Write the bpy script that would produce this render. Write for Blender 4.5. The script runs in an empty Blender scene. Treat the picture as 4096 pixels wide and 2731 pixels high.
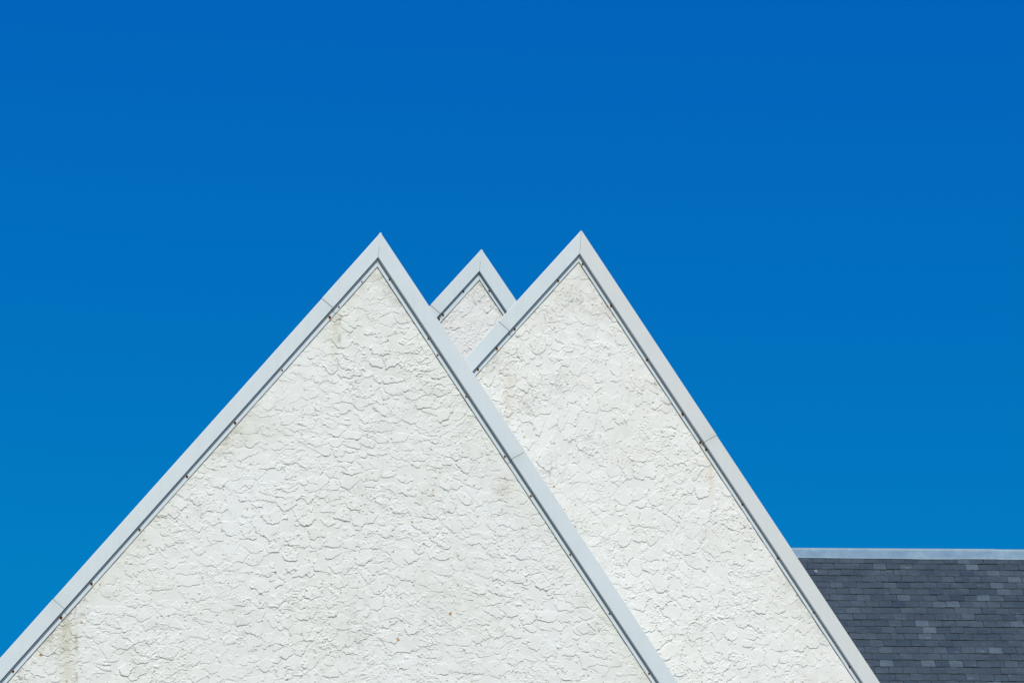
import bpy, bmesh, math, random
import numpy as np
from mathutils import Vector, Matrix

R = math.radians
sc = bpy.context.scene
col = sc.collection

# ------------------------------------------------------------------ camera
cam_d = bpy.data.cameras.new('camera')
cam_d.sensor_width = 36.0
cam_d.lens = 18.0 / math.tan(R(10.0 / 2))
cam_d.clip_start = 0.5
cam_d.clip_end = 3000
cam = bpy.data.objects.new('camera', cam_d)
col.objects.link(cam)
cR = Vector((0.9999025240, -0.0056789304, 0.0127550864))
cU = Vector((-0.0139621803, -0.4066969960, 0.9134564089))
cF = Vector((0.0, 0.9135454576, 0.4067366431))
M = Matrix((cR, cU, -cF)).transposed().to_4x4()
M.translation = Vector((0, 0, 1.6))
cam.matrix_world = M
sc.camera = cam

# ------------------------------------------------------------------ sun, sky, exposure
TO_SUN = Vector((0.225, -0.979, 1.30)).normalized()
SUN_EL = math.asin(TO_SUN.z)
SUN_AZ = math.atan2(TO_SUN.x, TO_SUN.y)
SKY_G = (1.255 / 1.84 ** 2.15, 2.15)
SKY_B = (4.93 / 3.43 ** 0.55, 0.55)
world = bpy.data.worlds.new('World')
sc.world = world
world.use_nodes = True
nt = world.node_tree
nt.nodes.clear()
wo = nt.nodes.new('ShaderNodeOutputWorld')
bg = nt.nodes.new('ShaderNodeBackground')
sky = nt.nodes.new('ShaderNodeTexSky')
sky.sky_type = 'NISHITA'
sky.sun_disc = False
sky.sun_elevation = SUN_EL
sky.sun_rotation = SUN_AZ
sky.altitude = 50
sky.air_density = 1.0
sky.dust_density = 0.2
sky.ozone_density = 3.0
# deep, polarised blue: the Nishita sky with its channels graded
sep = nt.nodes.new('ShaderNodeSeparateColor'); com = nt.nodes.new('ShaderNodeCombineColor')
nt.links.new(sky.outputs[0], sep.inputs[0])
def mth(op, a, b):
    m = nt.nodes.new('ShaderNodeMath'); m.operation = op
    for i, q in enumerate((a, b)):
        if isinstance(q, (int, float)): m.inputs[i].default_value = q
        else: nt.links.new(q, m.inputs[i])
    return m.outputs[0]
sr = mth('MINIMUM', mth('MULTIPLY', sep.outputs[0], 0.005), 0.03)
sb = mth('MINIMUM', mth('MULTIPLY', mth('POWER', sep.outputs[2], SKY_B[1]), SKY_B[0]), 5.7)
sg = mth('MINIMUM', mth('MULTIPLY', mth('POWER', sep.outputs[1], SKY_G[1]), SKY_G[0]), 2.1)
nt.links.new(sr, com.inputs[0]); nt.links.new(sg, com.inputs[1]); nt.links.new(sb, com.inputs[2])
nt.links.new(com.outputs[0], bg.inputs[0])
bg.inputs[1].default_value = 0.10
nt.links.new(bg.outputs[0], wo.inputs[0])

sun_d = bpy.data.lights.new('sun', 'SUN')
sun_d.energy = 4.30
sun_d.angle = R(0.53)
sun_d.color = (1.0, 0.93, 0.78)
sun = bpy.data.objects.new('sun', sun_d)
col.objects.link(sun)
sun.rotation_euler = TO_SUN.to_track_quat('Z', 'Y').to_euler()
sun.location = (0, -20, 60)

sc.view_settings.view_transform = 'Standard'
sc.view_settings.look = 'None'
sc.view_settings.exposure = 0.0
sc.view_settings.gamma = 1.0
sc.view_settings.use_curve_mapping = False

# ------------------------------------------------------------------ helpers
def link(name, me, parent=None, mat=None):
    o = bpy.data.objects.new(name, me)
    col.objects.link(o)
    if parent: o.parent = parent
    if mat is not None and me is not None and len(me.materials) == 0:
        me.materials.append(mat)
    return o

def thing(name, label, cat, loc=(0, 0, 0), rotz=0.0, group=None):
    o = bpy.data.objects.new(name, None)
    col.objects.link(o)
    o.empty_display_size = 0.3
    o.location = loc
    o.rotation_euler = (0, 0, rotz)
    o['label'] = label
    o['category'] = cat
    if group: o['group'] = group
    return o

def mesh_from(name, verts, faces, smooth=False):
    me = bpy.data.meshes.new(name)
    me.from_pydata([tuple(v) for v in verts], [], faces)
    me.update()
    bm = bmesh.new(); bm.from_mesh(me)
    bmesh.ops.recalc_face_normals(bm, faces=bm.faces)
    bm.to_mesh(me); bm.free()
    if smooth:
        for p in me.polygons: p.use_smooth = True
    return me

def prism(name, poly, y0, y1, bevel=0.0):
    """poly in (x, z), extruded from y0 (front) to y1 (back)"""
    n = len(poly)
    v = [(x, y0, z) for x, z in poly] + [(x, y1, z) for x, z in poly]
    f = [tuple(range(n)), tuple(range(2 * n - 1, n - 1, -1))]
    f += [(i, (i + 1) % n, n + (i + 1) % n, n + i) for i in range(n)]
    me = mesh_from(name, v, f)
    if bevel:
        bm = bmesh.new(); bm.from_mesh(me)
        bmesh.ops.bevel(bm, geom=list(bm.edges), offset=bevel, segments=2, affect='EDGES', profile=0.6)
        bm.to_mesh(me); bm.free()
    return me

# ---- numpy noise
def _hash(ix, iy, seed):
    ix = ix.astype(np.int64); iy = iy.astype(np.int64)
    h = (ix * 374761393 + iy * 668265263 + seed * 1442695041) & 0xffffffff
    h = ((h ^ (h >> 13)) * 1274126177) & 0xffffffff
    h = ((h ^ (h >> 16)) * 2246822519) & 0xffffffff
    h = h ^ (h >> 15)
    return (h & 0xffffff).astype(np.float64) / float(0x1000000)

def vnoise(x, y, seed):
    ix = np.floor(x); iy = np.floor(y)
    fx = x - ix; fy = y - iy
    fx = fx * fx * fx * (fx * (fx * 6 - 15) + 10); fy = fy * fy * fy * (fy * (fy * 6 - 15) + 10)
    a = _hash(ix, iy, seed); b = _hash(ix + 1, iy, seed)
    c = _hash(ix, iy + 1, seed); d = _hash(ix + 1, iy + 1, seed)
    return (a + (b - a) * fx) * (1 - fy) + (c + (d - c) * fx) * fy

def fbm(x, y, seed, octv=3, gain=0.5):
    s = 0; a = 1.0; t = 0
    for o in range(octv):
        s = s + a * vnoise(x * 2 ** o + 17.3 * o, y * 2 ** o - 9.1 * o, seed + o * 31)
        t += a; a *= gain
    return s / t

def sstep(a, b, x):
    t = np.clip((x - a) / (b - a), 0, 1)
    return t * t * (3 - 2 * t)

def voronoi(x, y, seed, jit=0.85):
    ix = np.floor(x); iy = np.floor(y)
    f1 = np.full(x.shape, 9.0); f2 = np.full(x.shape, 9.0)
    cx = np.zeros_like(x); cy = np.zeros_like(x); dx = np.zeros_like(x); dy = np.zeros_like(x)
    for ox in (-1, 0, 1):
        for oy in (-1, 0, 1):
            gx = ix + ox; gy = iy + oy
            px = gx + 0.5 + jit * (_hash(gx, gy, seed) - 0.5)
            py = gy + 0.5 + jit * (_hash(gx, gy, seed + 7) - 0.5)
            ex = x - px; ey = y - py
            d = np.sqrt(ex * ex + ey * ey)
            m = d < f1
            f2 = np.where(m, f1, np.minimum(f2, d))
            f1 = np.where(m, d, f1)
            cx = np.where(m, gx, cx); cy = np.where(m, gy, cy)
            dx = np.where(m, ex, dx); dy = np.where(m, ey, dy)
    return f1, f2, cx, cy, dx, dy

def stucco_height(u, z, seed, cell=0.125, aniso=1.25, swirl=0.6, cant=-0.10):
    """trowelled, knocked-down plaster: flat raised flakes with ragged edges, crumbs and pits. metres, 0..~0.009"""
    # slow bending of the trowel direction
    u2 = u + (vnoise(u * 0.9 + 3, z * 0.9, seed + 1) - 0.5) * 0.45 * swirl
    z2 = z + (vnoise(u * 0.9 + 13, z * 0.9, seed + 2) - 0.5) * 0.45 * swirl + u * cant
    # ragged outlines: domain warp in metres
    jx = (fbm(u / 0.028, z / 0.028, seed + 12, 3, 0.6) - 0.5) * 0.030 + (fbm(u / 0.11, z / 0.11, seed + 11, 2) - 0.5) * 0.055
    jy = (fbm(u / 0.028 + 40, z / 0.028, seed + 14, 3, 0.6) - 0.5) * 0.030 + (fbm(u / 0.11 + 40, z / 0.11, seed + 13, 2) - 0.5) * 0.055
    an = aniso
    h = np.zeros_like(u)
    bord = np.ones_like(u)
    for k, (cl, prob, gap, base) in enumerate(((cell, 0.60, 0.10, 0.62), (cell * 0.66, 0.42, 0.14, 0.45), (cell * 0.40, 0.22, 0.16, 0.40))):
        x = (u2 + jx) / (cl * an) + 13.7 * k; y = (z2 + jy) / (cl / an) + 5.1 * k
        f1, f2, cx, cy, dx, dy = voronoi(x, y, seed + 20 + k * 100, 0.95)
        r1 = _hash(cx, cy, seed + 31 + k); r2 = _hash(cx, cy, seed + 32 + k); r3 = _hash(cx, cy, seed + 33 + k); r4 = _hash(cx, cy, seed + 34 + k)
        a = -math.pi / 2 + (r2 - 0.5) * 2.2               # flakes are a little thicker at their lower end
        tilt = (dx * np.cos(a) + dy * np.sin(a)) * (0.15 + 0.75 * r3)
        on = (r1 < prob) & (f2 - f1 > gap * (0.2 + 1.2 * r4)) & (f1 < 0.62)
        flake = np.clip(base + 0.38 * (r4 - 0.5) + tilt, 0.10, 1.25)
        bord = np.minimum(bord, np.clip((f2 - f1) / 0.2, 0, 1))
        h = np.where(on, np.maximum(h, flake), h)
    # crumbs gather along some flake borders
    cm = sstep(0.48, 0.64, fbm(u / 0.16 + 7, z / 0.16, seed + 60, 2)) * (1 - sstep(0.35, 0.9, bord))
    crumb = sstep(0.50, 0.60, vnoise(u / 0.014, z / 0.012, seed + 61)) * (0.4 + 0.6 * vnoise(u / 0.05, z / 0.05, seed + 62))
    h = h + cm * crumb * 0.6
    # scattered single nibs
    n1, n2, mx, my, _, _ = voronoi(u / 0.07, z / 0.07, seed + 70, 1.0)
    nr = _hash(mx, my, seed + 71)
    h = h + np.where(nr < 0.16, sstep(0.17, 0.08, n1) * 0.6, 0)
    # grain
    h = h + (fbm(u / 0.02, z / 0.02, seed + 80, 2) - 0.5) * 0.12 + (fbm(u / 0.12, z / 0.12, seed + 81, 2) - 0.5) * 0.25
    return np.clip(h, 0, 1.9)

# ------------------------------------------------------------------ materials
def new_mat(name):
    m = bpy.data.materials.new(name); m.use_nodes = True
    n = m.node_tree.nodes; l = m.node_tree.links
    b = n['Principled BSDF']
    return m, n, l, b

def ramp(n, stops):
    r = n.new('ShaderNodeValToRGB')
    el = r.color_ramp.elements
    while len(el) < len(stops): el.new(0.5)
    for e, (p, c) in zip(el, stops):
        e.position = p; e.color = (*c, 1)
    return r

def mixc(n, l, fac, a, b, mode='MIX'):
    m = n.new('ShaderNodeMix'); m.data_type = 'RGBA'; m.blend_type = mode
    def put(sock, v):
        if isinstance(v, (tuple, list)): sock.default_value = (*v, 1) if len(v) == 3 else v
        elif isinstance(v, (int, float)): sock.default_value = v
        else: l.new(v, sock)
    put(m.inputs[0], fac); put(m.inputs[6], a); put(m.inputs[7], b)
    return m.outputs[2]

def noise(n, l, scale, detail=3, rough=0.5, vec=None, out='Fac'):
    t = n.new('ShaderNodeTexNoise'); t.inputs['Scale'].default_value = scale
    t.inputs['Detail'].default_value = detail; t.inputs['Roughness'].default_value = rough
    if vec is not None: l.new(vec, t.inputs['Vector'])
    return t.outputs[out]

def stucco_mat(name, base, warm):
    m, n, l, b = new_mat(name)
    tc = n.new('ShaderNodeTexCoord')
    o = tc.outputs['Object']
    r1 = ramp(n, [(0.35, base), (0.70, warm)])
    l.new(noise(n, l, 1.3, 4, 0.6, o), r1.inputs[0])
    r2 = ramp(n, [(0.30, (0.93, 0.93, 0.92)), (0.62, (1, 1, 1))])
    l.new(noise(n, l, 9.0, 5, 0.65, o), r2.inputs[0])
    c = mixc(n, l, 1.0, r1.outputs[0], r2.outputs[0], 'MULTIPLY')
    at = n.new('ShaderNodeAttribute'); at.attribute_name = 'stain'
    c = mixc(n, l, at.outputs['Alpha'], c, at.outputs['Color'])
    l.new(c, b.inputs['Base Color'])
    b.inputs['Roughness'].default_value = 0.72
    b.inputs['Specular IOR Level'].default_value = 0.35
    bp = n.new('ShaderNodeBump'); bp.inputs['Strength'].default_value = 0.35; bp.inputs['Distance'].default_value = 0.004
    l.new(noise(n, l, 160, 3, 0.6, o), bp.inputs['Height'])
    l.new(bp.outputs[0], b.inputs['Normal'])
    return m

def metal_mat(name, base, chalk, amount):
    """painted sheet-metal coping; chalking towards the upper (outer) edge follows UV v"""
    m, n, l, b = new_mat(name)
    tc = n.new('ShaderNodeTexCoord')
    uv = n.new('ShaderNodeUVMap'); uv.uv_map = 'along'
    sx = n.new('ShaderNodeSeparateXYZ'); l.new(uv.outputs[0], sx.inputs[0])
    mp = n.new('ShaderNodeMapping'); mp.inputs['Scale'].default_value = (0.8, 4.0, 1.0)
    l.new(uv.outputs[0], mp.inputs[0])
    nz = noise(n, l, 1.6, 4, 0.6, mp.outputs[0])
    ad = n.new('ShaderNodeMath'); ad.operation = 'MULTIPLY_ADD'
    l.new(nz, ad.inputs[0]); ad.inputs[1].default_value = 0.9; 
    mv = n.new('ShaderNodeMath'); mv.operation = 'MULTIPLY_ADD'
    l.new(sx.outputs[1], mv.inputs[0]); mv.inputs[1].default_value = -3.2; mv.inputs[2].default_value = amount - 0.25
    l.new(mv.outputs[0], ad.inputs[2])
    cl = n.new('ShaderNodeClamp'); l.new(ad.outputs[0], cl.inputs[0])
    c = mixc(n, l, cl.outputs[0], base, chalk)
    r2 = ramp(n, [(0.3, (0.95, 0.955, 0.955)), (0.65, (1, 1, 1))])
    l.new(noise(n, l, 5.0, 6, 0.7, tc.outputs['Object']), r2.inputs[0])
    c = mixc(n, l, 1.0, c, r2.outputs[0], 'MULTIPLY')
    # grime washed out of the joints, and thin run marks
    u2 = n.new('ShaderNodeUVMap'); u2.uv_map = 'ends'
    s2 = n.new('ShaderNodeSeparateXYZ'); l.new(u2.outputs[0], s2.inputs[0])
    mn = n.new('ShaderNodeMath'); mn.operation = 'MINIMUM'; l.new(s2.outputs[0], mn.inputs[0]); l.new(s2.outputs[1], mn.inputs[1])
    rj = ramp(n, [(0.0, (0.42, 0.42, 0.42)), (0.035, (0.2, 0.2, 0.2)), (0.16, (0, 0, 0))]); l.new(mn.outputs[0], rj.inputs[0])
    rn = ramp(n, [(0.30, (0.15, 0.15, 0.15)), (0.65, (1, 1, 1))]); l.new(noise(n, l, 11, 4, 0.6, tc.outputs['Object']), rn.inputs[0])
    gj = mixc(n, l, 1.0, rj.outputs[0], rn.outputs[0], 'MULTIPLY')
    c = mixc(n, l, gj, c, (0.46, 0.49, 0.45))
    mp2 = n.new('ShaderNodeMapping'); mp2.inputs['Scale'].default_value = (14, 14, 1.2); l.new(tc.outputs['Object'], mp2.inputs[0])
    rr = ramp(n, [(0.52, (0, 0, 0)), (0.75, (0.30, 0.30, 0.30))]); l.new(noise(n, l, 1.7, 4, 0.6, mp2.outputs[0]), rr.inputs[0])
    c = mixc(n, l, rr.outputs[0], c, (0.53, 0.56, 0.54))
    # a few specks of dirt
    r3 = ramp(n, [(0.74, (0, 0, 0)), (0.80, (1, 1, 1))])
    l.new(noise(n, l, 46.0, 2, 0.5, tc.outputs['Object']), r3.inputs[0])
    mm = n.new('ShaderNodeMath'); mm.operation = 'MULTIPLY'; l.new(r3.outputs[0], mm.inputs[0]); mm.inputs[1].default_value = 0.12
    c = mixc(n, l, mm.outputs[0], c, (0.33, 0.34, 0.31))
    l.new(c, b.inputs['Base Color'])
    b.inputs['Roughness'].default_value = 0.42
    b.inputs['Specular IOR Level'].default_value = 0.5
    bp = n.new('ShaderNodeBump'); bp.inputs['Strength'].default_value = 0.15; bp.inputs['Distance'].default_value = 0.012
    l.new(noise(n, l, 3.2, 2, 0.5, tc.outputs['Object']), bp.inputs['Height'])
    l.new(bp.outputs[0], b.inputs['Normal'])
    return m

M_STUCCO_A = stucco_mat('stucco_cool', (0.750, 0.770, 0.752), (0.722, 0.735, 0.692))
M_STUCCO_C = stucco_mat('stucco_white', (0.775, 0.782, 0.760), (0.745, 0.748, 0.702))
M_STUCCO_B = stucco_mat('stucco_grey', (0.772, 0.774, 0.752), (0.735, 0.730, 0.695))
M_METAL = metal_mat('coping_paint', (0.602, 0.670, 0.688), (0.650, 0.692, 0.690), 0.15)
M_METAL_CHALK = metal_mat('coping_paint_chalked', (0.605, 0.655, 0.675), (0.640, 0.648, 0.615), 0.62)

def simple(name, c, rough=0.7, spec=0.4, var=0.0, scale=6):
    m, n, l, b = new_mat(name)
    if var:
        tc = n.new('ShaderNodeTexCoord')
        r = ramp(n, [(0.3, tuple(x * (1 - var) for x in c)), (0.7, tuple(x * (1 + var) for x in c))])
        l.new(noise(n, l, scale, 5, 0.6, tc.outputs['Object']), r.inputs[0])
        l.new(r.outputs[0], b.inputs['Base Color'])
    else:
        b.inputs['Base Color'].default_value = (*c, 1)
    b.inputs['Roughness'].default_value = rough
    b.inputs['Specular IOR Level'].default_value = spec
    return m

M_RUST = simple('rusty_screw_head', (0.050, 0.017, 0.008), 0.9, 0.2, 0.4, 90)
M_HALO = simple('rust_halo', (0.44, 0.27, 0.14), 0.9, 0.2, 0.35, 120)
M_SEAL = simple('sealant', (0.10, 0.09, 0.07), 0.9, 0.2, 0.3, 30)
M_ROOF = simple('roof_covering', (0.055, 0.062, 0.072), 0.7, 0.4, 0.25, 8)
M_WALL = simple('plain_render', (0.76, 0.76, 0.74), 0.8, 0.3, 0.05, 4)
M_GROUND = simple('pale_ground', (0.33, 0.29, 0.20), 0.9, 0.2, 0.25, 0.6)

# slates: colour per slate from Object Info random, plus cleavage grain, pale bloom and rusty edges
def slate_mat():
    m, n, l, b = new_mat('slate_stone')
    oi = n.new('ShaderNodeObjectInfo'); tc = n.new('ShaderNodeTexCoord')
    add = n.new('ShaderNodeVectorMath'); add.operation = 'MULTIPLY_ADD'
    cb = n.new('ShaderNodeCombineXYZ')
    for i in range(3): l.new(oi.outputs['Random'], cb.inputs[i])
    l.new(cb.outputs[0], add.inputs[0]); add.inputs[1].default_value = (37, 91, 53)
    l.new(tc.outputs['Object'], add.inputs[2])
    v = add.outputs[0]
    at = n.new('ShaderNodeAttribute'); at.attribute_type = 'OBJECT'; at.attribute_name = 'tone'
    r = ramp(n, [(0.0, (0.023, 0.039, 0.055)), (0.25, (0.033, 0.050, 0.063)), (0.60, (0.038, 0.057, 0.068)),
                 (0.85, (0.045, 0.064, 0.078)), (0.95, (0.058, 0.082, 0.102)), (1.0, (0.072, 0.102, 0.124))])
    l.new(at.outputs['Fac'], r.inputs[0])
    r2 = ramp(n, [(0.25, (0.62, 0.63, 0.66)), (0.75, (1.36, 1.33, 1.28))])
    l.new(noise(n, l, 28, 6, 0.7, v), r2.inputs[0])
    c = mixc(n, l, 1.0, r.outputs[0], r2.outputs[0], 'MULTIPLY')
    r3 = ramp(n, [(0.60, (0, 0, 0)), (0.78, (0.7, 0.7, 0.7))])
    l.new(noise(n, l, 9, 4, 0.6, v), r3.inputs[0])
    c = mixc(n, l, r3.outputs[0], c, (0.110, 0.160, 0.200))
    r4 = ramp(n, [(0.64, (0, 0, 0)), (0.74, (0.6, 0.6, 0.6))])
    l.new(noise(n, l, 17, 4, 0.6, v), r4.inputs[0])
    c = mixc(n, l, r4.outputs[0], c, (0.072, 0.054, 0.042))
    ge = n.new('ShaderNodeNewGeometry')
    r5 = ramp(n, [(0.32, (0.80, 0.81, 0.83)), (0.68, (1.22, 1.20, 1.17))])
    l.new(noise(n, l, 2.2, 4, 0.6, ge.outputs['Position']), r5.inputs[0])
    c = mixc(n, l, 1.0, c, r5.outputs[0], 'MULTIPLY')
    l.new(c, b.inputs['Base Color'])
    b.inputs['Roughness'].default_value = 0.62
    b.inputs['Specular IOR Level'].default_value = 0.35
    bp = n.new('ShaderNodeBump'); bp.inputs['Strength'].default_value = 0.5; bp.inputs['Distance'].default_value = 0.004
    l.new(noise(n, l, 40, 5, 0.65, v), bp.inputs['Height'])
    l.new(bp.outputs[0], b.inputs['Normal'])
    return m
M_SLATE = slate_mat()

def zinc_mat():
    m, n, l, b = new_mat('weathered_zinc')
    tc = n.new('ShaderNodeTexCoord')
    mp = n.new('ShaderNodeMapping'); mp.inputs['Scale'].default_value = (1.0, 0.35, 0.35)
    l.new(tc.outputs['Object'], mp.inputs[0])
    r = ramp(n, [(0.30, (0.128, 0.212, 0.280)), (0.55, (0.170, 0.262, 0.325)), (0.72, (0.235, 0.330, 0.375))])
    l.new(noise(n, l, 6.5, 6, 0.65, mp.outputs[0]), r.inputs[0])
    l.new(r.outputs[0], b.inputs['Base Color'])
    b.inputs['Roughness'].default_value = 0.55
    b.inputs['Specular IOR Level'].default_value = 0.5
    return m
M_ZINC = zinc_mat()

# ------------------------------------------------------------------ ground
gme = mesh_from('ground', [(-1500, -1500, 0), (1500, -1500, 0), (1500, 1500, 0), (-1500, 1500, 0)], [(0, 1, 2, 3)])
g = link('ground', gme, None, M_GROUND)
g['kind'] = 'structure'

# ------------------------------------------------------------------ gable walls
THETA = R(18.66)

def gable(cfg):
    ax, ay, az = cfg['apex']
    root = thing('gable_building', cfg['label'], 'building', (ax - 0.0345 * math.sin(THETA), ay + 0.0345 * math.cos(THETA), 0), THETA, 'white gabled buildings standing one behind the other')
    pit = {'L': R(cfg['pitch'][0]), 'R': R(cfg['pitch'][1])}
    sgn = {'L': -1, 'R': 1}
    D = {s: np.array([sgn[s] * math.cos(pit[s]), -math.sin(pit[s])]) for s in 'LR'}      # down the rake
    N = {s: np.array([-sgn[s] * math.sin(pit[s]), -math.cos(pit[s])]) for s in 'LR'}     # inwards, across it
    A = np.array([0.0, az])
    W = {'L': cfg['w'][0], 'R': cfg['w'][1]}
    FL = {'L': cfg['fl'][0], 'R': cfg['fl'][1]}
    P = lambda s, a, b: tuple(A + D[s] * a + N[s] * b)
    def mitre(bL, bR):                         # meeting point of the two lines at inward offsets bL, bR
        m = np.array([D['L'], -D['R']]).T
        t = np.linalg.solve(m, (N['R'] * bR - N['L'] * bL))
        return A + D['L'] * t[0] + N['L'] * bL
    rl = {'L': cfg['rake'][0], 'R': cfg['rake'][1]}

    # body under the stucco, down to the ground
    dep = cfg['depth']; ins = 0.035
    top = mitre(ins, ins)
    eL = A + D['L'] * rl['L'] + N['L'] * ins; eR = A + D['R'] * rl['R'] + N['R'] * ins
    xL = eL[0] + 0.12; xR = eR[0] - 0.12
    body = [tuple(top), tuple(eL), (xL, eL[1]), (xL, 0.0), (xR, 0.0), (xR, eR[1]), tuple(eR)]
    link('wall', prism('gable_wall', body, 0.010, dep), root, M_WALL)
    # roof slabs behind the coping
    if dep > 1:
        for s in 'LR':
            q = [mitre(-0.01, -0.01) if False else P(s, 0.02, 0.012), P(s, rl[s] + 0.15, 0.012), P(s, rl[s] + 0.15, 0.05), P(s, 0.02, 0.05)]
            link('roof', prism('gable_roof', q, 0.31, dep + 0.02), root, M_ROOF)

    # --- stucco coat: real relief
    st = cfg['step']
    zb = cfg['zbot']; u0, u1 = cfg['urange']
    us = np.arange(u0, u1, st); zs = np.arange(zb, 0.0, st)
    U, Z = np.meshgrid(us, zs)
    inl = U * N['L'][0] + Z * N['L'][1]; inr = U * N['R'][0] + Z * N['R'][1]
    keep = (inl > 0.055) & (inr > 0.055)
    h = stucco_height(U, Z, cfg['seed'], cfg.get('cell', 0.125), cfg.get('aniso', 1.25))
    # near the coping the trowel could not reach: rougher, thinner coat
    near = np.minimum(inl - FL['L'], inr - FL['R'])
    h = h * (0.70 + 0.30 * sstep(0.0, 0.10, near))
    h = h * (0.40 + 1.10 * fbm(U / 0.55 + 4, Z / 0.55, cfg['seed'] + 91, 2))
    y = -0.0009 - h * cfg.get('amp', 0.0056)
    y = np.maximum(y, -0.0092)
    y = np.where(near < -0.002, np.maximum(y, -0.0045), y)
    y = np.where(near < -0.012, 0.004, y)
    # --- stains
    rgb = np.zeros(U.shape + (3,)); al = np.zeros(U.shape)
    def stain(mask, c):
        nonlocal rgb, al
        na = al + mask * (1 - al)
        wgt = np.where(na > 1e-6, mask / np.maximum(na, 1e-6), 0)[..., None]
        rgb = rgb * (1 - wgt) + np.array(c) * wgt
        al = na
    sd = cfg['seed'] + 500
    fine = vnoise(U / 0.011, Z / 0.011, sd); mid = fbm(U / 0.06, Z / 0.06, sd + 1, 3); big = fbm(U / 0.35, Z / 0.35, sd + 2, 2)
    def streak(p0, p1, wid, c, a, dark=True):
        t = np.clip((p0[1] - Z) / (p0[1] - p1[1]), 0, 1)
        cxl = p0[0] + (p1[0] - p0[0]) * t
        d = (U - cxl) / (wid * (0.7 + 0.6 * mid))
        run = vnoise(U / 0.011, Z / 0.25, sd + 40)
        m = np.exp(-(d * (1.0 + 0.9 * t)) ** 2) * sstep(p0[1] + 0.03, p0[1] - 0.02, Z) * (1 - sstep(0.25, 1.0, t)) * (0.25 + 0.55 * mid + 0.5 * run) * (0.75 + 0.25 * (h < 0.4))
        stain(np.clip(m * a * 1.1, 0, 0.8), c)
        if dark:
            d2 = (U - cxl - wid * 0.95 - 0.012 * (mid - 0.5)) / 0.012
            m2 = np.exp(-d2 * d2) * sstep(p0[1], p0[1] - 0.03, Z) * (1 - sstep(0.3, 0.85, t)) * sstep(0.35, 0.6, mid)
            stain(np.clip(m2 * a * 0.9, 0, 0.65), (0.34, 0.33, 0.27))
    def mildew(p, r, a, c=(0.27, 0.275, 0.255), squash=1.0):
        d = np.sqrt((U - p[0]) ** 2 + ((Z - p[1]) * squash) ** 2) / r
        fall = np.exp(-d * d * 1.6)
        pits = sstep(0.55, 0.80, fine * 0.62 + mid * 0.45) * (0.55 + 0.45 * (h < 0.35))
        stain(np.clip(fall * (pits * 0.85 * a + 0.09 * a), 0, 0.7), c)
    for q in cfg['streaks']: streak(*q)
    for q in cfg['mildew']: mildew(*q)
    # grime collecting beside the metal strip
    for inn, s in ((inl, 'L'), (inr, 'R')):
        along = (U * D[s][0] + Z * D[s][1])
        wmod = sstep(0.45, 0.68, fbm(along / 0.5, along * 0 + 3.3, sd + (5 if s == 'L' else 6), 2))
        m = np.exp(-np.clip(inn - FL[s], 0, None) / 0.05) * wmod * sstep(0.40, 0.66, fine * 0.5 + mid * 0.6) * cfg['edge_grime']['LR'.index(s)]
        stain(np.clip(m, 0, 0.8), (0.30, 0.30, 0.265))
        m = np.exp(-np.clip(inn - FL[s], 0, None) / 0.11) * sstep(0.35, 0.65, big) * (0.35 + 0.8 * mid) * 0.42 * cfg['edge_grime']['LR'.index(s)]
        stain(np.clip(m, 0, 0.5), (0.57, 0.57, 0.45))
    # faint broad weathering and pepper specks
    stain(np.clip(sstep(0.52, 0.75, big) * sstep(0.42, 0.62, mid) * 0.16, 0, 1), (0.52, 0.51, 0.45))
    pv1, pv2, px_, py_, _, _ = voronoi(U / 0.034, Z / 0.030, sd + 14, 1.0)
    pr = _hash(px_, py_, sd + 15); pz = _hash(px_, py_, sd + 17) ** 2
    dens = 0.07 + 0.26 * sstep(0.50, 0.70, fbm(U / 0.3 + 2, Z / 0.3, sd + 16, 2))
    stain(np.where(pr < dens, sstep(0.13 + 0.17 * pz, 0.05 + 0.08 * pz, pv1 + 0.16 * (fine - 0.5)) * (0.40 + 0.4 * pz), 0), (0.29, 0.245, 0.14))
    pv1, pv2, px_, py_, _, _ = voronoi(U / 0.075, Z / 0.075, sd + 9, 1.0)
    pr = _hash(px_, py_, sd + 10); ps = _hash(px_, py_, sd + 11)
    stain(np.where(pr < 0.13, sstep(0.10 + 0.06 * ps, 0.04, pv1) * (0.25 + 0.5 * ps), 0), (0.17, 0.14, 0.10))
    # orange lichen
    for (lx, lz, lr) in cfg['lichen']:
        d = np.sqrt((U - lx) ** 2 + ((Z - lz) * 0.9) ** 2) / (lr * (0.75 + 0.5 * mid))
        stain(sstep(1.15, 0.7, d) * 0.9, (0.40, 0.19, 0.02))
    # build
    idx = -np.ones(U.shape, dtype=np.int64)
    cellk = keep[:-1, :-1] & keep[1:, :-1] & keep[:-1, 1:] & keep[1:, 1:]
    used = np.zeros(U.shape, bool)
    used[:-1, :-1] |= cellk; used[1:, :-1] |= cellk; used[:-1, 1:] |= cellk; used[1:, 1:] |= cellk
    idx[used] = np.arange(used.sum())
    co = np.stack([U[used], y[used], Z[used] + az], -1).astype(np.float32)
    f = np.stack([idx[:-1, :-1][cellk], idx[:-1, 1:][cellk], idx[1:, 1:][cellk], idx[1:, :-1][cellk]], -1).astype(np.int32)
    me = bpy.data.meshes.new('stucco_coat')
    me.vertices.add(len(co)); me.vertices.foreach_set('co', co.ravel())
    me.loops.add(f.size); me.loops.foreach_set('vertex_index', f.ravel())
    me.polygons.add(len(f))
    me.polygons.foreach_set('loop_start', np.arange(0, f.size, 4, dtype=np.int32))
    me.polygons.foreach_set('loop_total', np.full(len(f), 4, dtype=np.int32))
    me.polygons.foreach_set('use_smooth', np.zeros(len(f), dtype=bool))
    me.update(calc_edges=True)
    ca = me.color_attributes.new('stain', 'FLOAT_COLOR', 'POINT')
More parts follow.
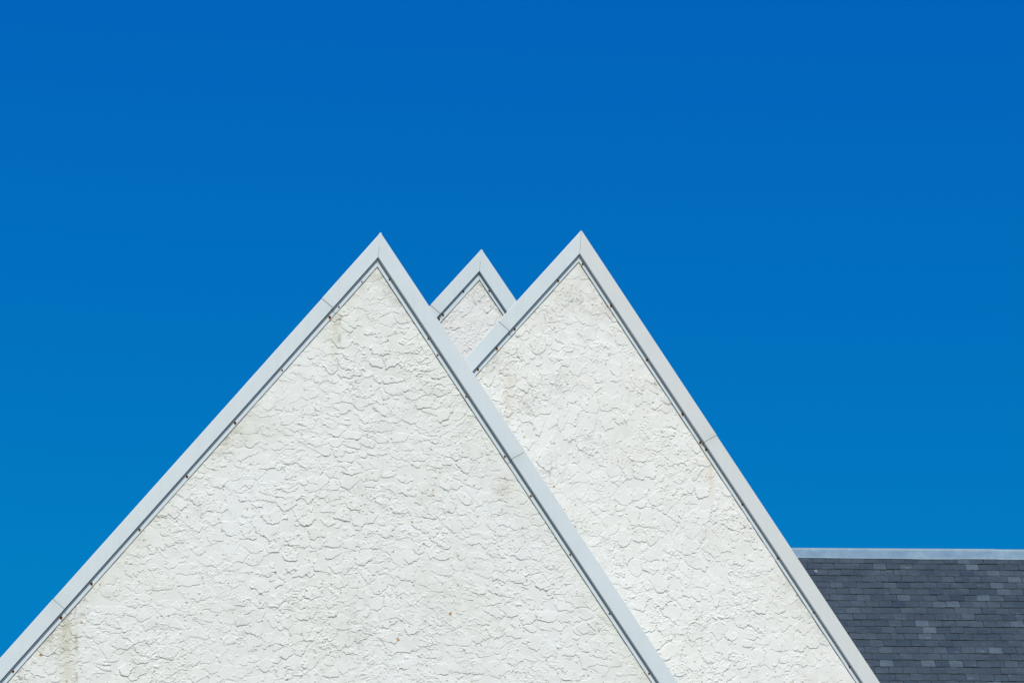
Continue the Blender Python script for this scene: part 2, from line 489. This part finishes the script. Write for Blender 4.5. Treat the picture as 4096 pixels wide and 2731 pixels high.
    ca.data.foreach_set('color', np.concatenate([rgb[used], al[used][:, None]], -1).astype(np.float32).ravel())
    link('stucco_coat', me, root, cfg['stucco'])

    # --- coping panels (folded sheet metal boxes) and nailing strips
    YF, YS0, YS1 = -0.0345, -0.0048, -0.0108
    back = cfg['back']
    rng = random.Random(cfg['seed'])
    for s in 'LR':
        o = 'R' if s == 'L' else 'L'
        js = [0.0] + list(cfg['joints'][s]) + [rl[s] + 0.10]
        for i in range(len(js) - 1):
            a0, a1 = js[i], js[i + 1]
            last = i == len(js) - 2
            lift = 0.0016 if (i % 2 == 0) else 0.0        # upper sheet laps over the lower one
            b0, b1 = -lift, W[s] + lift * 0.4
            e1 = a1 - 0.0015 if not last else a1
            if i == 0:
                gap = 0.0008
                m0 = mitre(-lift, -lift); m1 = mitre(W['L'] + lift * 0.4, W['R'] + lift * 0.4)
                g_ = sgn[s] * gap
                poly = [(m0[0] + g_, m0[1] - abs(gap) * 1.4), (m1[0] + g_, m1[1] - abs(gap) * 1.4)]
            else:
                poly = [P(s, a0 + 0.0015, b0), P(s, a0 + 0.0015, b1)]
            poly += [P(s, e1, b1), P(s, e1, b0)]
            me = prism('coping_panel', poly, YF - lift, back + (0.002 if s == 'L' else 0.0), 0.0022)
            uvl = me.uv_layers.new(name='along')
            for lp in me.loops:
                c = me.vertices[lp.vertex_index].co
                q = np.array([c.x, c.z]) - A
                uvl.data[lp.index].uv = (float(q @ D[s]) + rng.random() * 0 + i * 3.7 + (11 if s == 'R' else 0), float(q @ N[s]) / 0.12 * 0.12)
            uve = me.uv_layers.new(name='ends')
            for lp in me.loops:
                c = me.vertices[lp.vertex_index].co
                q = float((np.array([c.x, c.z]) - A) @ D[s])
                uve.data[lp.index].uv = (q - a0 + (0.35 if i == 0 else 0.0), a1 - q)
            link('coping_panel', me, root, M_METAL_CHALK if (cfg['chalk'] and s == 'R') else M_METAL)
            # nailing strip
            f0, f1 = W[s] + 0.0055, FL[s]
            if i == 0:
                m0 = mitre(W['L'] + 0.0055, W['R'] + 0.0055); m1 = mitre(FL['L'], FL['R'])
                g_ = sgn[s] * 0.0008
                poly = [(m0[0] + g_, m0[1]), (m1[0] + g_, m1[1])]
            else:
                poly = [P(s, a0 + 0.010, f0), P(s, a0 + 0.010, f1)]
            poly += [P(s, a1 + 0.007, f1), P(s, a1 + 0.007, f0)]
            sm = prism('nailing_strip', poly, YS1 - lift * 0.5, YS0, 0.0006)
            uvl = sm.uv_layers.new(name='along')
            for lp in sm.loops:
                c = sm.vertices[lp.vertex_index].co
                q = np.array([c.x, c.z]) - A
                uvl.data[lp.index].uv = (float(q @ D[s]) + 7.7, 0.1 + float(q @ N[s]))
            uve = sm.uv_layers.new(name='ends')
            for lp in sm.loops:
                c = sm.vertices[lp.vertex_index].co
                q = float((np.array([c.x, c.z]) - A) @ D[s])
                uve.data[lp.index].uv = (q - a0 + (0.35 if i == 0 else 0.0), a1 - q + 0.01)
            strip = link('nailing_strip', sm, root, M_METAL)
            for (sa, sb, rad) in cfg['screws'][s]:
                if not (a0 <= sa < a1): continue
                x, z = P(s, sa, sb)
                screw = make_screw(rng, rad)
                so = link('screw', screw, strip)
                so.location = (x, YS1 - lift * 0.5, z)
    if cfg.get('lip'):
        lw, up = cfg['lip']
        m1 = mitre(W['L'] * 0.62, W['R'] * 0.62)
        top_ = mitre(-0.003, -0.003)
        poly = [(m1[0] - 0.0005, m1[1]), (top_[0] - lw * 0.75, top_[1] - lw * 0.9), (top_[0] - lw * 0.35, top_[1] + up), (top_[0] + lw * 0.15, top_[1] + up),
                (top_[0] + lw * 0.55, top_[1] - lw * 0.45), (m1[0] + 0.0015, m1[1])]
        me = prism('folded_lip', poly, YF - 0.0036, YF - 0.0012)
        for nm in ('along', 'ends'):
            ul = me.uv_layers.new(name=nm)
            for lp in me.loops: ul.data[lp.index].uv = (1.0, 1.0) if nm == 'ends' else (0.5, 0.1)
        link('folded_lip', me, root, M_METAL)
    return root

def make_screw(rng, rad):
    """round rusty head on a stained washer patch that has bled downwards"""
    v = []; f = []; mats = []
    k = 14
    hr = rad * (1.4 + 0.4 * rng.random()); drip = 0.2 + 0.6 * rng.random()
    c0 = len(v); v.append((0, -0.0007, 0))
    for i in range(k):
        t = 2 * math.pi * i / k
        r = hr * (0.75 + 0.35 * rng.random()); zz = r * math.sin(t)
        if zz < 0: zz *= 1 + drip
        v.append((r * math.cos(t) * 0.92, -0.0004, zz))
    for i in range(k):
        f.append((c0, c0 + 1 + i, c0 + 1 + (i + 1) % k)); mats.append(1)
    rings = [(1.0, -0.0008), (0.95, -0.0032), (0.6, -0.0048)]
    base = len(v)
    for r, yy in rings:
        for i in range(12):
            t = 2 * math.pi * i / 12
            v.append((rad * r * math.cos(t), yy, rad * r * math.sin(t)))
    top = len(v); v.append((0, -0.0052, 0))
    for q in range(2):
        for i in range(12):
            a = base + q * 12 + i; b = base + q * 12 + (i + 1) % 12
            f.append((a, b, b + 12, a + 12)); mats.append(0)
    for i in range(12):
        f.append((base + 24 + i, base + 24 + (i + 1) % 12, top)); mats.append(0)
    me = mesh_from('screw', v, f)
    me.materials.append(M_RUST); me.materials.append(M_HALO)
    for p in me.polygons:
        p.material_index = 1 if max(abs(me.vertices[i].co.y) for i in p.vertices) < 0.00075 else 0
    return me

def screws(lst, b, rad=0.0070):
    return [(a, b + db, rad * rm) for a, db, rm in lst]

gable(dict(
    label='largest white stuccoed gable in front, its left edge running out of the corner', apex=(-0.9995, 39.8533, 20.2202), seed=11, lip=(0.017, -0.0045),
    pitch=(53.977, 53.948), w=(0.1065, 0.128), fl=(0.1485, 0.1665), rake=(5.9, 5.9), depth=0.34, back=0.36, step=0.0046,
    zbot=-4.30, urange=(-3.05, 2.75), stucco=M_STUCCO_A, chalk=False, cell=0.108, aniso=1.16,
    joints={'L': [0.756, 4.064], 'R': [1.989]},
    screws={'L': screws([(0.411, .008, .7), (0.703, .006, .8), (0.820, .006, 1.2), (1.422, .004, .8), (2.011, .003, 1.25), (2.604, .001, 1.1),
                         (3.182, 0, 1), (3.760, 0, 1.25), (4.121, 0, 1.35), (4.685, 0, 1.0)], 0.130),
            'R': screws([(0.341, -.004, .8), (0.880, -.002, .8), (1.023, .006, .8), (1.404, 0, .8), (1.941, .006, .9), (2.297, .006, .9), (2.825, .002, .85),
                         (3.355, 0, .8), (3.888, 0, .8)], 0.1475)},
    streaks=[((-0.318, -0.715), (-0.339, -1.32), 0.032, (0.57, 0.56, 0.455), 0.8), ((-2.275, -3.41), (-2.235, -4.35), 0.075, (0.57, 0.56, 0.44), 0.85),
             ((1.02, -1.80), (1.03, -2.25), 0.05, (0.66, 0.63, 0.55), 0.6, False), ((0.42, -2.60), (0.43, -3.30), 0.05, (0.66, 0.64, 0.57), 0.35, False)],
    mildew=[((-0.335, -0.74), 0.06, 0.7), ((-1.228, -1.935), 0.11, 0.9), ((-2.434, -3.60), 0.16, 1.0), ((-2.62, -3.87), 0.14, 0.8), ((-2.19, -3.30), 0.10, 0.6),
            ((-1.42, -2.20), 0.09, 0.5), ((-1.75, -2.66), 0.08, 0.45), ((1.0, -1.87), 0.10, 0.6), ((0.9, -1.62), 0.07, 0.5), ((0.51, -2.99), 0.14, 0.4),
            ((-0.15, -2.09), 0.10, 0.3), ((-0.95, -3.35), 0.16, 0.4), ((-0.10, -3.2), 0.2, 0.35), ((-0.9, -1.75), 0.1, 0.4)],
    edge_grime=(0.95, 0.55),
    lichen=[(0.618, -2.967, .013), (0.22, -3.226, .011), (0.669, -2.501, .006), (-2.041, -3.114, .008), (-2.165, -3.424, .007), (-2.453, -3.711, .011),
            (0.31, -2.285, .007), (0.168, -2.545, .008), (0.401, -2.45, .009), (0.36, -2.50, .006), (0.47, -2.05, .007), (0.84, -1.66, .006), (-0.30, -2.87, .006),
            (0.55, -2.74, .006)]))

gable(dict(
    label='white gable at the right with a chalky sloping edge, directly left of the slate roof', apex=(0.5215, 40.7892, 20.7025), seed=47,
    pitch=(52.849, 54.273), w=(0.1085, 0.1225), fl=(0.1455, 0.1565), rake=(5.9, 5.9), depth=3.95, back=0.30, step=0.0050,
    zbot=-3.75, urange=(-1.45, 2.75), stucco=M_STUCCO_C, chalk=True, cell=0.118, aniso=0.94,
    joints={'L': [1.093], 'R': [1.902]},
    screws={'L': screws([(0.46, 0, 1), (1.037, .002, 1.1), (1.267, 0, 1.1), (1.512, 0, 1.05)], 0.1275),
            'R': screws([(0.233, .008, 1), (0.624, 0, 1.05), (1.127, 0, 1), (1.627, 0, 1.1), (1.886, .008, 1.1), (1.955, 0, 1.1), (2.458, -.002, .9), (2.951, 0, .9),
                         (3.447, 0, .7), (3.942, 0, .7)], 0.1345)},
    streaks=[((-0.563, -1.285), (-0.556, -1.95), 0.05, (0.62, 0.575, 0.49), 0.8, False), ((1.060, -1.69), (1.10, -2.15), 0.035, (0.66, 0.58, 0.44), 0.7, False),
             ((-0.30, -1.0), (-0.30, -1.5), 0.03, (0.66, 0.64, 0.58), 0.4, False)],
    mildew=[((-0.046, -0.58), 0.13, 1.0), ((-0.44, -1.53), 0.16, 0.8, (0.36, 0.33, 0.27)), ((-0.233, -2.05), 0.18, 0.75, (0.36, 0.33, 0.29)), ((-0.52, -1.17), 0.09, 0.7, (0.36, 0.32, 0.25)),
            ((0.01, -2.445), 0.12, 0.6, (0.38, 0.34, 0.30)), ((0.17, -2.80), 0.15, 0.5, (0.42, 0.38, 0.33)), ((0.27, -2.57), 0.10, 0.4), ((-0.25, -0.75), 0.07, 0.8, (0.30, 0.28, 0.2)),
            ((0.3, -3.1), 0.16, 0.5, (0.42, 0.38, 0.33)), ((-0.15, -1.3), 0.12, 0.5), ((0.05, -1.75), 0.2, 0.35)],
    edge_grime=(0.5, 0.5),
    lichen=[(-0.191, -2.149, .010), (-0.018, -2.449, .008), (-0.105, -2.32, .006), (0.037, -2.537, .005), (0.715, -2.975, .008), (-0.43, -1.777, .007), (0.017, -0.585, .006),
            (0.30, -3.02, .006), (0.42, -1.2, .005)]))

gable(dict(
    label='small white gable peak farthest back, showing between the two larger peaks', apex=(-0.2685, 44.8499, 22.414), seed=83, lip=(0.020, -0.009),
    pitch=(52.986, 53.344), w=(0.1085, 0.131), fl=(0.1585, 0.166), rake=(5.2, 5.2), depth=7.0, back=0.30, step=0.0065,
    zbot=-1.75, urange=(-1.2, 1.2), stucco=M_STUCCO_B, chalk=False, cell=0.135, aniso=0.92,
    joints={'L': [0.734], 'R': [2.0]},
    screws={'L': screws([(0.41, 0, 1), (0.711, .004, 1.2), (0.767, .004, 1.1)], 0.127), 'R': screws([(0.338, 0, .9)], 0.150)},
    streaks=[], mildew=[((-0.04, -0.44), 0.09, 1.0), ((0.081, -0.363), 0.06, 0.5), ((-0.35, -0.75), 0.12, 0.4)], edge_grime=(0.3, 0.6), lichen=[]))

# ------------------------------------------------------------------ slate-roofed building behind, at the right
PITCH = R(38.0); ALPHA = R(1.2)
slate_root = thing('slate_roof_building', 'long slate roofed building with a pale zinc ridge, behind the gables at the right', 'building',
                   (4.371, 59.192, 0.0), -ALPHA)
RZ = 25.512                                   # ridge height; local x along ridge, y away from the viewer
SLOPE = 6.5
def on_roof(x, s, off=0.0):                   # s metres down the slope, off metres proud of it
    return (x, -s * math.cos(PITCH) - off * math.sin(PITCH), RZ - s * math.sin(PITCH) + off * math.cos(PITCH))
X0, X1 = -3.0, 14.0
cs, sn = math.cos(PITCH), math.sin(PITCH)
deck = [(-SLOPE * cs, RZ - SLOPE * sn - 0.03), (0, RZ - 0.03), (SLOPE * cs, RZ - SLOPE * sn - 0.03), (SLOPE * cs, RZ - SLOPE * sn - 0.25), (0, RZ - 0.28), (-SLOPE * cs, RZ - SLOPE * sn - 0.25)]
v = [(X0, y, z) for y, z in deck] + [(X1, y, z) for y, z in deck]
f = [tuple(range(6)), tuple(range(11, 5, -1))] + [(i, (i + 1) % 6, 6 + (i + 1) % 6, 6 + i) for i in range(6)]
link('roof', mesh_from('roof_deck', v, f), slate_root, M_ROOF)
hw = (SLOPE - 0.4) * cs; ez = RZ - (SLOPE - 0.4) * sn - 0.26
gb = [(-hw, 0), (hw, 0), (hw, ez), (0, RZ - 0.29), (-hw, ez)]
v = [(X0 + 0.15, y, z) for y, z in gb] + [(X1 - 0.15, y, z) for y, z in gb]
f = [tuple(range(5)), tuple(range(9, 4, -1))] + [(i, (i + 1) % 5, 5 + (i + 1) % 5, 5 + i) for i in range(5)]
link('wall', mesh_from('long_wall', v, f), slate_root, M_WALL)

# ridge flashing: dressed zinc sheets, lower edge gently wavy
rngz = random.Random(5)
def flashing(x0, x1, lap):
    n = max(4, int((x1 - x0) / 0.12))
    v = []; f = []
    prof = [(-0.30, 0.020), (-0.03, 0.020), (0.0, 0.036), (0.03, 0.022), (0.320, 0.022), (0.332, 0.016), (0.332, 0.004)]
    for i in range(n + 1):
        x = x0 + (x1 - x0) * i / n
        wob = 0.010 * math.sin(x * 2.9 + 1) + 0.006 * math.sin(x * 7.3) + rngz.uniform(-.002, .002)
        for (s, off) in prof:
            if s < 0:
                v.append((x, -s * cs + 0 * off, RZ + s * sn + off + lap))
            else:
                w = wob if s > 0.2 else 0
                v.append(on_roof(x, s + w, off + lap))
    m = len(prof)
    for i in range(n):
        for j in range(m - 1):
            a = i * m + j
            f.append((a, a + 1, a + m + 1, a + m))
    me = mesh_from('ridge_flashing', v, f)
    return me
xs = [X0, -1.72, 0.93, 3.5, 6.2, 9.0, X1]
for i in range(len(xs) - 1):
    link('ridge_flashing', flashing(xs[i] - 0.04, xs[i + 1], 0.003 * (i % 2)), slate_root, M_ZINC)

# slates
SW, EXP, SL = 0.142, 0.236, 0.51
rs = random.Random(21)
def slate_mesh(k):
    r = random.Random(100 + k)
    w = SW * 0.5 - 0.0011; t = 0.0036 + 0.0022 * r.random()
    n = 6
    bot = []
    for i in range(n + 1):
        x = -w + 2 * w * i / n
        yv = r.uniform(-0.006, 0.006)
        if i in (0, n) and r.random() < 0.5: yv += r.uniform(0.004, 0.012)      # nibbled corner
        bot.append((x + (r.uniform(-.002, .002) if 0 < i < n else 0), yv))
    outline = bot + [(w, SL), (-w, SL)]
    m = len(outline)
    v = [(x, y, 0.0) for x, y in outline] + [(x * 0.985, y + 0.002, t) for x, y in outline]
    f = [tuple(range(m - 1, -1, -1)), tuple(range(m, 2 * m))] + [(i, (i + 1) % m, m + (i + 1) % m, m + i) for i in range(m)]
    me = mesh_from('slate', v, f)
    me.materials.append(M_SLATE)
    return me
slate_meshes = [slate_mesh(k) for k in range(14)]

# slope frame: local x along ridge, local y up the slope, local z out of it
Xa = Vector((1, 0, 0)); Ya = Vector((0, cs, sn)); Za = Vector((0, -sn, cs))
def slate_matrix(x, s, tilt, yaw, off):
    p = Vector(on_roof(x, s, off))
    m = Matrix((Xa, Ya, Za)).transposed().to_4x4()
    m.translation = p
    return m @ Matrix.Rotation(tilt, 4, 'X') @ Matrix.Rotation(yaw, 4, 'Z')

rows = 27
cands = []
for j in range(rows):
    s = 0.332 + 0.175 + j * EXP                       # lower edge of the course
    off0 = (SW / 2 if j % 2 else 0) + rs.uniform(-0.012, 0.012)
    i0 = int((-2.9) / SW); i1 = int(5.2 / SW)
    for i in range(i0, i1):
        x = i * SW + off0 + rs.uniform(-0.003, 0.003)
        cands.append((x, s + rs.uniform(-0.007, 0.007), j, i))
# which slates the photo shows: between the gable's edge and the right of the frame, down to its lower edge
w2c = cam.matrix_world.inverted()
rm = Matrix.Rotation(-ALPHA, 4, 'Z'); rm.translation = Vector((4.371, 59.192, 0))
def frame_xy(x, s):
    p = w2c @ (rm @ Vector(on_roof(x, s)))
    k = cam_d.lens / 36.0 * 2352
    return 1176 + k * p.x / -p.z, 784 - k * p.y / -p.z
def visible(x, s):
    px, py = frame_xy(x, s - 0.1)
    edge = 1336 + (py - 532) / 1.5124
    return edge - 6 < px < 2352 + 14 and py < 1568 + 12
vis = [c for c in cands if visible(c[0], c[1])]
key = lambda c: c[2]
vis.sort(key=key)
single = set((c[2], c[3]) for c in vis[:300])
print('slates in view', len(vis), 'singles', len(single))
sverts = []; sfaces = []
for (x, s, j, i) in cands:
    tilt = -math.atan(0.0135 / EXP) * 0.55 + rs.uniform(-0.004, 0.004)
    yaw = rs.uniform(-0.012, 0.012)
    off = 0.013 + rs.uniform(-0.001, 0.003)
    k = rs.randrange(14)
    q = rs.random()
    tone = rs.uniform(0.12, 0.72) if q < 0.80 else (rs.uniform(0.72, 0.9) if q < 0.92 else (rs.uniform(0.93, 1.0) if q < 0.965 else rs.uniform(0, 0.1)))
    mtx = slate_matrix(x, s, tilt, yaw, off)
    if (j, i) in single:
        o = link('slate', slate_meshes[k], slate_root)
        o['tone'] = tone
        o.matrix_local = mtx
    else:
        b = len(sverts)
        me = slate_meshes[k]
        sverts += [tuple(mtx @ vv.co) for vv in me.vertices]
        sfaces += [tuple(b + q2 for q2 in p.vertices) for p in me.polygons]
me = bpy.data.meshes.new('outer_slates'); me.from_pydata(sverts, [], sfaces); me.update()
o = link('slates', me, slate_root, M_SLATE); o['kind'] = 'stuff'; o['tone'] = 0.4

# small pale ring fixed into the slates near the gable
bm = bmesh.new()
ring = []
for a in range(14):
    for b in range(8):
        t = 2 * math.pi * a / 14; q = 2 * math.pi * b / 8
        rr = 0.013 + 0.004 * math.cos(q)
        ring.append(bm.verts.new((rr * math.cos(t), rr * math.sin(t), 0.004 * math.sin(q))))
for a in range(14):
    for b in range(8):
        bm.faces.new((ring[a * 8 + b], ring[((a + 1) % 14) * 8 + b], ring[((a + 1) % 14) * 8 + (b + 1) % 8], ring[a * 8 + (b + 1) % 8]))
me = bpy.data.meshes.new('roof_ring'); bm.to_mesh(me); bm.free()
M_RING = simple('pale_ring', (0.45, 0.43, 0.40), 0.5, 0.5)
ro = link('roof_ring', me, slate_root, M_RING)
ro.location = on_roof(-1.055, 0.93, 0.045)
ro.rotation_euler = (R(70), 0, R(10))
